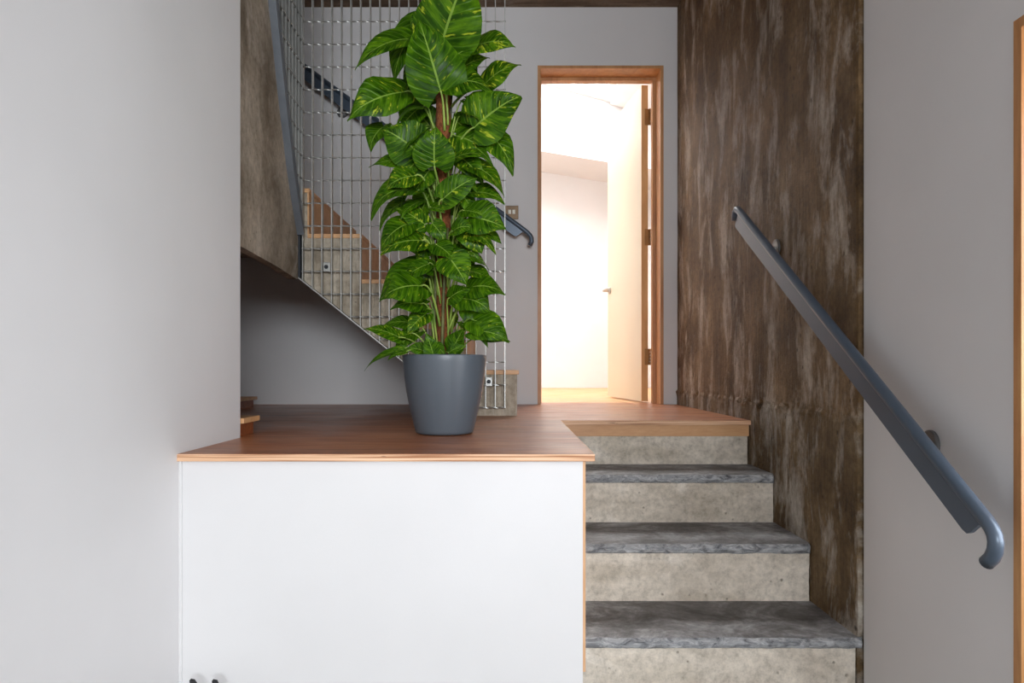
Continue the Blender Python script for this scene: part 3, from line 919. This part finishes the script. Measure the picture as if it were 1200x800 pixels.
# leaf base, leaf tip (metres from the pot's base), width, facing, arch, variegation
LEAVES = [
    ((-0.0064,-0.07,1.05),(-0.0674,-0.12,1.2479),0.1612,(0.0,-1,0.15),0.05,0.15),
    ((-0.005,-0.03,1.2147),(0.08,-0.08,1.403),0.1989,(0.05,-1,0.2),0.05,0.35),
    ((-0.1047,-0.0,1.2397),(-0.2712,-0.06,1.1272),0.0914,(-0.1,-1,0.25),0.1,0.15),
    ((-0.0817,0.03,1.3086),(-0.1638,-0.0,1.108),0.1236,(-0.2,-1,0.2),0.08,0.0),
    ((-0.1232,-0.02,1.065),(-0.2924,-0.07,0.9668),0.1236,(-0.1,-1,0.35),0.08,0.3),
    ((0.0073,-0.02,1.1555),(0.112,-0.04,1.2099),0.086,(0.1,-1,0.4),0.05,0.1),
    ((0.0915,-0.0,1.2128),(0.2199,-0.06,1.1951),0.0914,(0.1,-0.9,0.5),0.08,0.8),
    ((0.1264,-0.0,1.0973),(0.2358,-0.05,1.1421),0.0967,(0.1,-1,0.4),0.08,0.6),
    ((0.0231,-0.05,1.0739),(0.1522,-0.07,1.05),0.1075,(0.0,-0.9,0.5),0.14,0.25),
    ((0.0444,0.02,1.1517),(0.1399,-0.0,1.1859),0.0699,(0.1,-0.9,0.5),0.05,0.3),
    ((0.0971,-0.06,0.9417),(0.2376,-0.09,1.029),0.1451,(0.1,-1,0.3),0.05,0.45),
    ((0.1301,-0.03,0.9444),(0.22,-0.05,0.8009),0.086,(0.35,-0.9,0.3),0.08,0.3),
    ((-0.1943,0.02,0.9726),(-0.2364,-0.0,0.8903),0.0699,(-0.3,-0.8,0.3),0.1,0.05),
    ((-0.0753,-0.04,0.8696),(-0.185,-0.06,0.9391),0.1344,(-0.1,-1,0.4),0.06,0.15),
    ((-0.0224,-0.09,0.8153),(-0.0167,-0.12,0.9231),0.1129,(-0.1,-1,0.1),0.04,0.25),
    ((-0.1178,-0.02,0.852),(-0.2289,-0.05,0.8271),0.0645,(-0.1,-0.95,0.35),0.06,0.15),
    ((-0.0831,0.02,0.8804),(-0.1709,0.01,0.8638),0.0537,(-0.1,-0.8,0.6),0.06,0.0),
    ((-0.0845,-0.05,0.835),(-0.1156,-0.07,0.79),0.0484,(-0.2,-0.9,0.4),0.06,0.5),
    ((0.0374,-0.03,0.9258),(0.1386,-0.05,0.8639),0.0914,(0.1,-0.9,0.5),0.08,0.6),
    ((0.0344,-0.06,0.8451),(0.1314,-0.07,0.8524),0.0591,(0.0,-0.7,0.7),0.1,0.4),
    ((0.083,-0.04,0.8301),(0.1912,-0.06,0.7327),0.086,(0.3,-0.9,0.4),0.12,0.45),
    ((-0.0844,-0.07,0.79),(-0.1744,-0.09,0.7432),0.0806,(-0.2,-0.9,0.5),0.1,0.6),
    ((-0.0819,-0.05,0.7484),(-0.2202,-0.08,0.663),0.1021,(-0.2,-0.8,0.6),0.18,0.1),
    ((-0.1205,-0.02,0.7242),(-0.2038,-0.03,0.637),0.0645,(-0.4,-0.8,0.4),0.1,0.15),
    ((-0.0583,-0.05,0.6486),(-0.1432,-0.06,0.6961),0.0645,(-0.1,-0.9,0.5),0.05,0.6),
    ((-0.1067,-0.06,0.6465),(-0.1891,-0.08,0.5647),0.0914,(-0.3,-0.9,0.45),0.1,0.35),
    ((-0.0636,-0.07,0.5924),(-0.1854,-0.1,0.5509),0.0967,(-0.1,-0.9,0.45),0.1,0.6),
    ((0.0024,-0.08,0.7173),(0.1068,-0.1,0.779),0.0806,(0.0,-1,0.4),0.06,0.1),
    ((0.0856,-0.04,0.7457),(0.1911,-0.05,0.7143),0.0699,(0.0,-0.85,0.6),0.1,0.3),
    ((0.082,-0.07,0.6652),(0.1939,-0.09,0.6273),0.1075,(0.1,-1,0.4),0.07,0.2),
    ((0.0334,-0.08,0.619),(0.1016,-0.1,0.6227),0.0537,(0.0,-0.8,0.6),0.16,0.2),
    ((0.0788,-0.06,0.6308),(0.1214,-0.08,0.5543),0.086,(0.1,-1,0.2),0.06,0.55),
    ((0.1089,-0.03,0.637),(0.1805,-0.04,0.5927),0.0591,(0.1,-0.9,0.4),0.06,0.15),
    ((-0.0361,-0.06,0.6961),(0.0075,-0.08,0.6785),0.0376,(0.1,-0.8,0.6),0.06,0.2),
    ((0.0239,-0.09,0.5372),(0.076,-0.1,0.4561),0.0967,(0.1,-1,0.25),0.05,0.3),
    ((-0.0168,-0.07,0.5794),(0.0419,-0.09,0.5269),0.0645,(0.0,-0.9,0.5),0.08,0.05),
    ((-0.0636,-0.09,0.4522),(-0.1842,-0.12,0.408),0.1182,(-0.1,-0.95,0.5),0.14,0.1),
    ((-0.0766,-0.03,0.5257),(-0.2,-0.05,0.4203),0.086,(-0.3,-0.8,0.5),0.08,0.05),
    ((-0.032,-0.05,0.5069),(-0.0805,-0.06,0.5263),0.0537,(-0.1,-0.8,0.6),0.06,0.1),
    ((-0.0662,-0.07,0.4),(-0.1564,-0.09,0.3852),0.0699,(-0.1,-0.9,0.5),0.12,0.1),
    ((-0.0477,-0.05,0.3861),(-0.1067,-0.06,0.3644),0.043,(-0.1,-0.8,0.6),0.06,0.0),
    ((0.0835,-0.05,0.4517),(0.1912,-0.07,0.4312),0.0914,(0.1,-0.9,0.5),0.16,0.15),
    ((0.0214,-0.06,0.4192),(0.0846,-0.07,0.4468),0.0645,(0.1,-0.8,0.6),0.08,0.0),
    ((0.0527,-0.06,0.4166),(0.1473,-0.08,0.3758),0.0806,(0.1,-0.85,0.55),0.14,0.2),
    ((0.0955,-0.08,0.3499),(0.2041,-0.1,0.2844),0.0914,(0.2,-0.9,0.5),0.1,0.15),
    ((0.0914,-0.1,0.3152),(0.1965,-0.12,0.2913),0.0591,(0.0,-0.8,0.6),0.1,0.15),
    ((0.1232,-0.06,0.299),(0.2068,-0.07,0.2882),0.0323,(0.0,-0.8,0.6),0.04,0.1),
    ((-0.1306,-0.09,0.2977),(-0.2319,-0.11,0.3248),0.0537,(-0.1,-0.8,0.6),0.08,0.5),
    ((-0.0925,-0.03,0.3428),(-0.1895,-0.05,0.3362),0.0645,(-0.1,-0.7,0.7),0.08,0.0),
    ((-0.1014,-0.06,0.3095),(-0.1468,-0.07,0.2908),0.0376,(-0.1,-0.8,0.6),0.06,0.4),
    ((-0.1187,-0.1,0.2588),(-0.2298,-0.12,0.1999),0.0296,(-0.4,-0.7,0.6),0.1,0.2),
    ((-0.1044,-0.11,0.2535),(-0.1588,-0.12,0.2304),0.0215,(-0.2,-0.7,0.7),0.1,0.2),
    ((-0.0442,-0.08,0.2516),(-0.1085,-0.1,0.2639),0.043,(-0.1,-0.8,0.6),0.08,0.1),
    ((-0.0239,-0.1,0.2409),(-0.0421,-0.12,0.309),0.0457,(0.2,-1,0.1),0.03,0.0),
    ((0.0326,-0.07,0.2622),(0.067,-0.08,0.3266),0.0645,(-0.2,-1,0.2),0.04,0.05),
    ((0.0213,-0.09,0.2513),(0.0734,-0.1,0.2716),0.0323,(0.1,-0.8,0.6),0.08,0.15),
    ((0.0893,-0.06,0.5603),(0.1128,-0.06,0.5342),0.0188,(0.2,-1,0.2),0.04,0.2),
    ((0.0867,-0.06,0.5603),(0.0893,-0.06,0.5289),0.0134,(0.2,-1,0.2),0.04,0.2),
    ((-0.0158,-0.08,0.2749),(0.011,-0.09,0.241),0.0269,(0.0,-0.9,0.4),0.06,0.0),
    ((-0.0668,0.02,1.3361),(-0.1115,0.01,1.2823),0.043,(-0.3,-0.9,0.3),0.05,0.0),
    ((-0.075,0.02,1.035),(-0.1385,0.01,0.9637),0.0914,(-0.2,-0.9,0.3),0.06,0.0),
    ((-0.0429,-0.0,0.7586),(-0.0832,-0.0,0.6592),0.0806,(-0.2,-0.9,0.3),0.06,0.05),
    ((0.0227,0.02,0.7638),(0.064,0.01,0.6613),0.0806,(0.2,-0.9,0.3),0.06,0.0),
    ((-0.0474,0.04,0.9742),(-0.1172,0.05,1.0602),0.0914,(-0.1,-0.9,0.3),0.05,0.0),
    ((0.0235,0.01,0.9907),(0.0915,-0.0,0.9333),0.086,(0.1,-0.9,0.4),0.06,0.1),
    ((0.0189,-0.0,0.9199),(0.0653,-0.01,0.8363),0.0752,(0.1,-0.9,0.4),0.06,0.1),
    ((-0.038,-0.02,0.5937),(-0.0846,-0.03,0.5363),0.0699,(-0.1,-0.9,0.4),0.06,0.0),
    ((0.0251,-0.01,0.6303),(0.0659,-0.02,0.5538),0.0699,(0.2,-0.9,0.4),0.06,0.15),
    ((-0.032,-0.05,0.6486),(0.0083,-0.06,0.5943),0.0537,(0.0,-0.9,0.4),0.06,0.4),
    ((-0.0717,0.06,1.1885),(-0.1337,0.05,1.0877),0.0914,(-0.3,-0.8,0.3),0.06,0.0),
    ((0.0178,0.08,1.2392),(0.0993,0.13,1.1768),0.0967,(0.3,0.9,0.4),0.08,0.2),
    ((-0.0334,0.09,1.1318),(-0.1016,0.14,1.0809),0.0914,(-0.2,0.9,0.4),0.08,0.2),
    ((0.017,0.09,0.9358),(0.0754,0.15,0.8547),0.086,(0.3,0.9,0.4),0.08,0.2),
    ((-0.0334,0.09,0.8098),(-0.113,0.14,0.7517),0.0914,(-0.3,0.9,0.4),0.08,0.2),
    ((0.017,0.09,0.5998),(0.0869,0.15,0.5299),0.086,(0.3,0.9,0.4),0.08,0.2),
    ((-0.0324,0.08,0.5144),(-0.123,0.13,0.4501),0.0914,(-0.3,0.9,0.4),0.08,0.2),
    ((-0.0054,0.09,0.3758),(-0.0069,0.17,0.3094),0.0752,(0.0,0.9,0.4),0.08,0.2),
    ((-0.0027,0.06,1.3404),(-0.011,0.09,1.4538),0.1075,(0.0,0.9,0.3),0.05,0.2),
    ((0.072,-0.041,1.0314),(0.1581,-0.041,0.9889),0.0567,(0.16,-0.85,0.66),0.06,0.3),
    ((-0.0651,-0.028,1.0157),(-0.1452,-0.057,0.9508),0.0595,(-0.32,-0.86,0.54),0.12,0),
    ((0.0577,-0.031,0.9875),(0.1137,-0.081,0.9568),0.0553,(0.16,-0.86,0.45),0.11,0.6),
    ((-0.0614,-0.018,0.9472),(-0.1216,-0.075,0.8539),0.043,(-0.16,-0.61,0.49),0.06,0),
    ((0.064,-0.015,0.9138),(0.1542,-0.085,0.8233),0.0403,(0.13,-0.99,0.38),0.06,0.1),
    ((-0.052,-0.053,0.874),(-0.1004,-0.037,0.8457),0.0714,(0.03,-0.64,0.14),0.12,0.1),
    ((0.0575,-0.029,0.8549),(0.1251,-0.053,0.77),0.0651,(0.08,-1.0,0.1),0.13,0.3),
    ((-0.0443,-0.04,0.8142),(-0.0965,-0.033,0.7374),0.0597,(0.1,-0.78,0.11),0.1,0.3),
    ((0.0531,-0.026,0.8055),(0.1074,-0.067,0.7402),0.0408,(-0.11,-0.83,0.68),0.06,0.6),
    ((-0.0525,-0.013,0.785),(-0.1292,-0.074,0.7029),0.0484,(-0.46,-0.68,0.77),0.13,0),
    ((0.0558,-0.049,0.7401),(0.0994,-0.045,0.6647),0.048,(0.38,-0.84,0.31),0.07,0),
    ((-0.0644,-0.015,0.7274),(-0.1275,-0.085,0.6586),0.0427,(-0.32,-0.63,0.39),0.07,0),
    ((0.0663,-0.062,0.6858),(0.1358,-0.089,0.6606),0.052,(0.26,-0.88,0.51),0.06,0),
    ((-0.0609,-0.042,0.6418),(-0.1212,-0.034,0.6113),0.0414,(0.15,-0.72,0.2),0.06,0.6),
    ((0.0794,-0.056,0.6201),(0.1642,-0.085,0.5545),0.063,(0.05,-0.87,0.73),0.13,0.6),
    ((-0.0463,-0.027,0.586),(-0.1121,-0.031,0.5737),0.0617,(0.15,-0.64,0.18),0.07,0.6),
    ((0.0668,-0.059,0.5572),(0.1426,-0.035,0.5106),0.0545,(0.33,-0.61,0.52),0.09,0.1),
    ((-0.0452,-0.063,0.5218),(-0.1252,-0.052,0.4679),0.056,(0.1,-0.84,0.46),0.12,0.3),
    ((0.066,-0.014,0.5078),(0.1525,-0.056,0.4691),0.0618,(0.36,-0.97,0.72),0.08,0.3),
    ((-0.0528,-0.004,0.4917),(-0.1004,-0.089,0.4101),0.0416,(-0.38,-0.65,0.43),0.13,0.6),
    ((0.0707,-0.044,0.4529),(0.1448,-0.049,0.3929),0.0675,(0.38,-0.71,0.53),0.11,0.3),
    ((-0.056,-0.032,0.4202),(-0.1362,-0.031,0.4084),0.0447,(-0.38,-0.69,0.2),0.05,0),
    ((0.075,-0.048,0.393),(0.1479,-0.042,0.3276),0.0712,(0.13,-0.67,0.11),0.09,0),
    ((-0.0533,-0.043,0.3715),(-0.1071,-0.075,0.3115),0.0571,(-0.08,-0.92,0.73),0.06,0.6),
    ((0.068,-0.04,0.344),(0.1411,-0.083,0.2697),0.0525,(0.36,-0.98,0.42),0.11,0.1),
    ((-0.0786,-0.017,0.317),(-0.1535,-0.053,0.2416),0.0443,(0.14,-0.72,0.78),0.13,0.3),
]


WPROF = [(0.0, 0.52), (0.05, 0.74), (0.12, 0.91), (0.22, 1.0), (0.36, 0.98), (0.50, 0.87), (0.64, 0.69), (0.76, 0.48), (0.86, 0.29), (0.94, 0.12), (1.0, 0.0)]
SV = [-1.0, -0.66, -0.33, 0.0, 0.33, 0.66, 1.0]
def make_leaf(idx, base, tip, width, hint, bulge, var):
    B = Vector(base) + Vector((PX, PY, PZ))
    T = Vector(tip) + Vector((PX, PY, PZ))
    ax_ = T - B
    Ln = ax_.length
    ax_.normalize()
    rj = random.Random(idx * 13 + 5)
    h = Vector(hint) + Vector((rj.uniform(-.15, .15), rj.uniform(-.1, .1), rj.uniform(-.1, .1)))
    nrm = (h - ax_ * h.dot(ax_)).normalized()
    sd = ax_.cross(nrm).normalized()
    fold = rj.uniform(0.12, 0.50)
    wave = rj.uniform(0.02, 0.07)
    ph = rj.uniform(0, 6)
    twist = rj.uniform(-0.55, 0.55)
    bm = bmesh.new()
    uvl = bm.loops.layers.uv.new('UVMap')
    grid, info = [], {}
    for t, f in WPROF:
        row = []
        hw = width * 0.58 * f
        tw = twist * t
        for s in SV:
            back = -0.13 * Ln * (abs(s) ** 1.3) * max(0.0, 1 - t / 0.22) - 0.05 * Ln * abs(s) * (1 - t)
            sag = 4 * bulge * 1.35 * t * (1 - t) * Ln - 0.10 * Ln * max(0.0, t - 0.75) ** 1.5 * 4
            up = hw * (fold * abs(s) - 0.30 * (abs(s) ** 2.2) * fold) + wave * width * math.sin(ph + t * 9 + s * 1.5) * abs(s)
            droop = -0.10 * width * (abs(s) ** 2) * (1 - 0.5 * t)
            so = s * hw
            p = B + ax_ * (t * Ln + back) + (sd * math.cos(tw) + nrm * math.sin(tw)) * so + nrm * (sag + up + droop)
            v = bm.verts.new(p)
            info[v] = (t, s * 0.5 + 0.5)
            row.append(v)
        grid.append(row)
    for i in range(len(grid) - 1):
        for j in range(len(SV) - 1):
            fc = bm.faces.new((grid[i][j], grid[i][j + 1], grid[i + 1][j + 1], grid[i + 1][j]))
            for lp in fc.loops:
                lp[uvl].uv = info[lp.vert]
    bmesh.ops.remove_doubles(bm, verts=bm.verts[:], dist=1e-5)
    bmesh.ops.recalc_face_normals(bm, faces=bm.faces)
    m = bpy.data.meshes.new('leaf')
    bm.to_mesh(m)
    bm.free()
    o = link('leaf', m, M['leaf'], plant, True)
    o['var'] = float(var)
    # petiole from the pole up and out to the leaf base
    rise = rj.uniform(0.07, 0.15)
    z0 = max(PZ + 0.225, B.z - rise)
    an = math.atan2(B.y - PY, B.x - PX) + rj.uniform(-0.4, 0.4)
    S = Vector((PX - 0.004 + 0.026 * math.cos(an), PY + 0.026 * math.sin(an), z0))
    outw = Vector((B.x - S.x, B.y - S.y, 0))
    c1 = S + Vector((0, 0, 0.6 * max(0.03, B.z - S.z))) + outw * 0.25
    c2 = B - ax_ * min(0.03, 0.25 * Ln) + Vector((0, 0, 0.012))
    pp = []
    for i in range(9):
        u = i / 8
        pp.append(S * (1 - u) ** 3 + c1 * 3 * u * (1 - u) ** 2 + c2 * 3 * u * u * (1 - u) + B * u ** 3)
    bm = bmesh.new()
    rr = 0.0034 if width > 0.07 else 0.0024
    tube(bm, pp, [rr * (1.25 - 0.45 * i / 8) for i in range(9)], 6)
    po = bm_obj('petiole', bm, M['petiole'], None, True)
    po.parent = o
for i, (b, t, w, h, bu, v) in enumerate(LEAVES):
    make_leaf(i, b, t, w, h, bu, v)
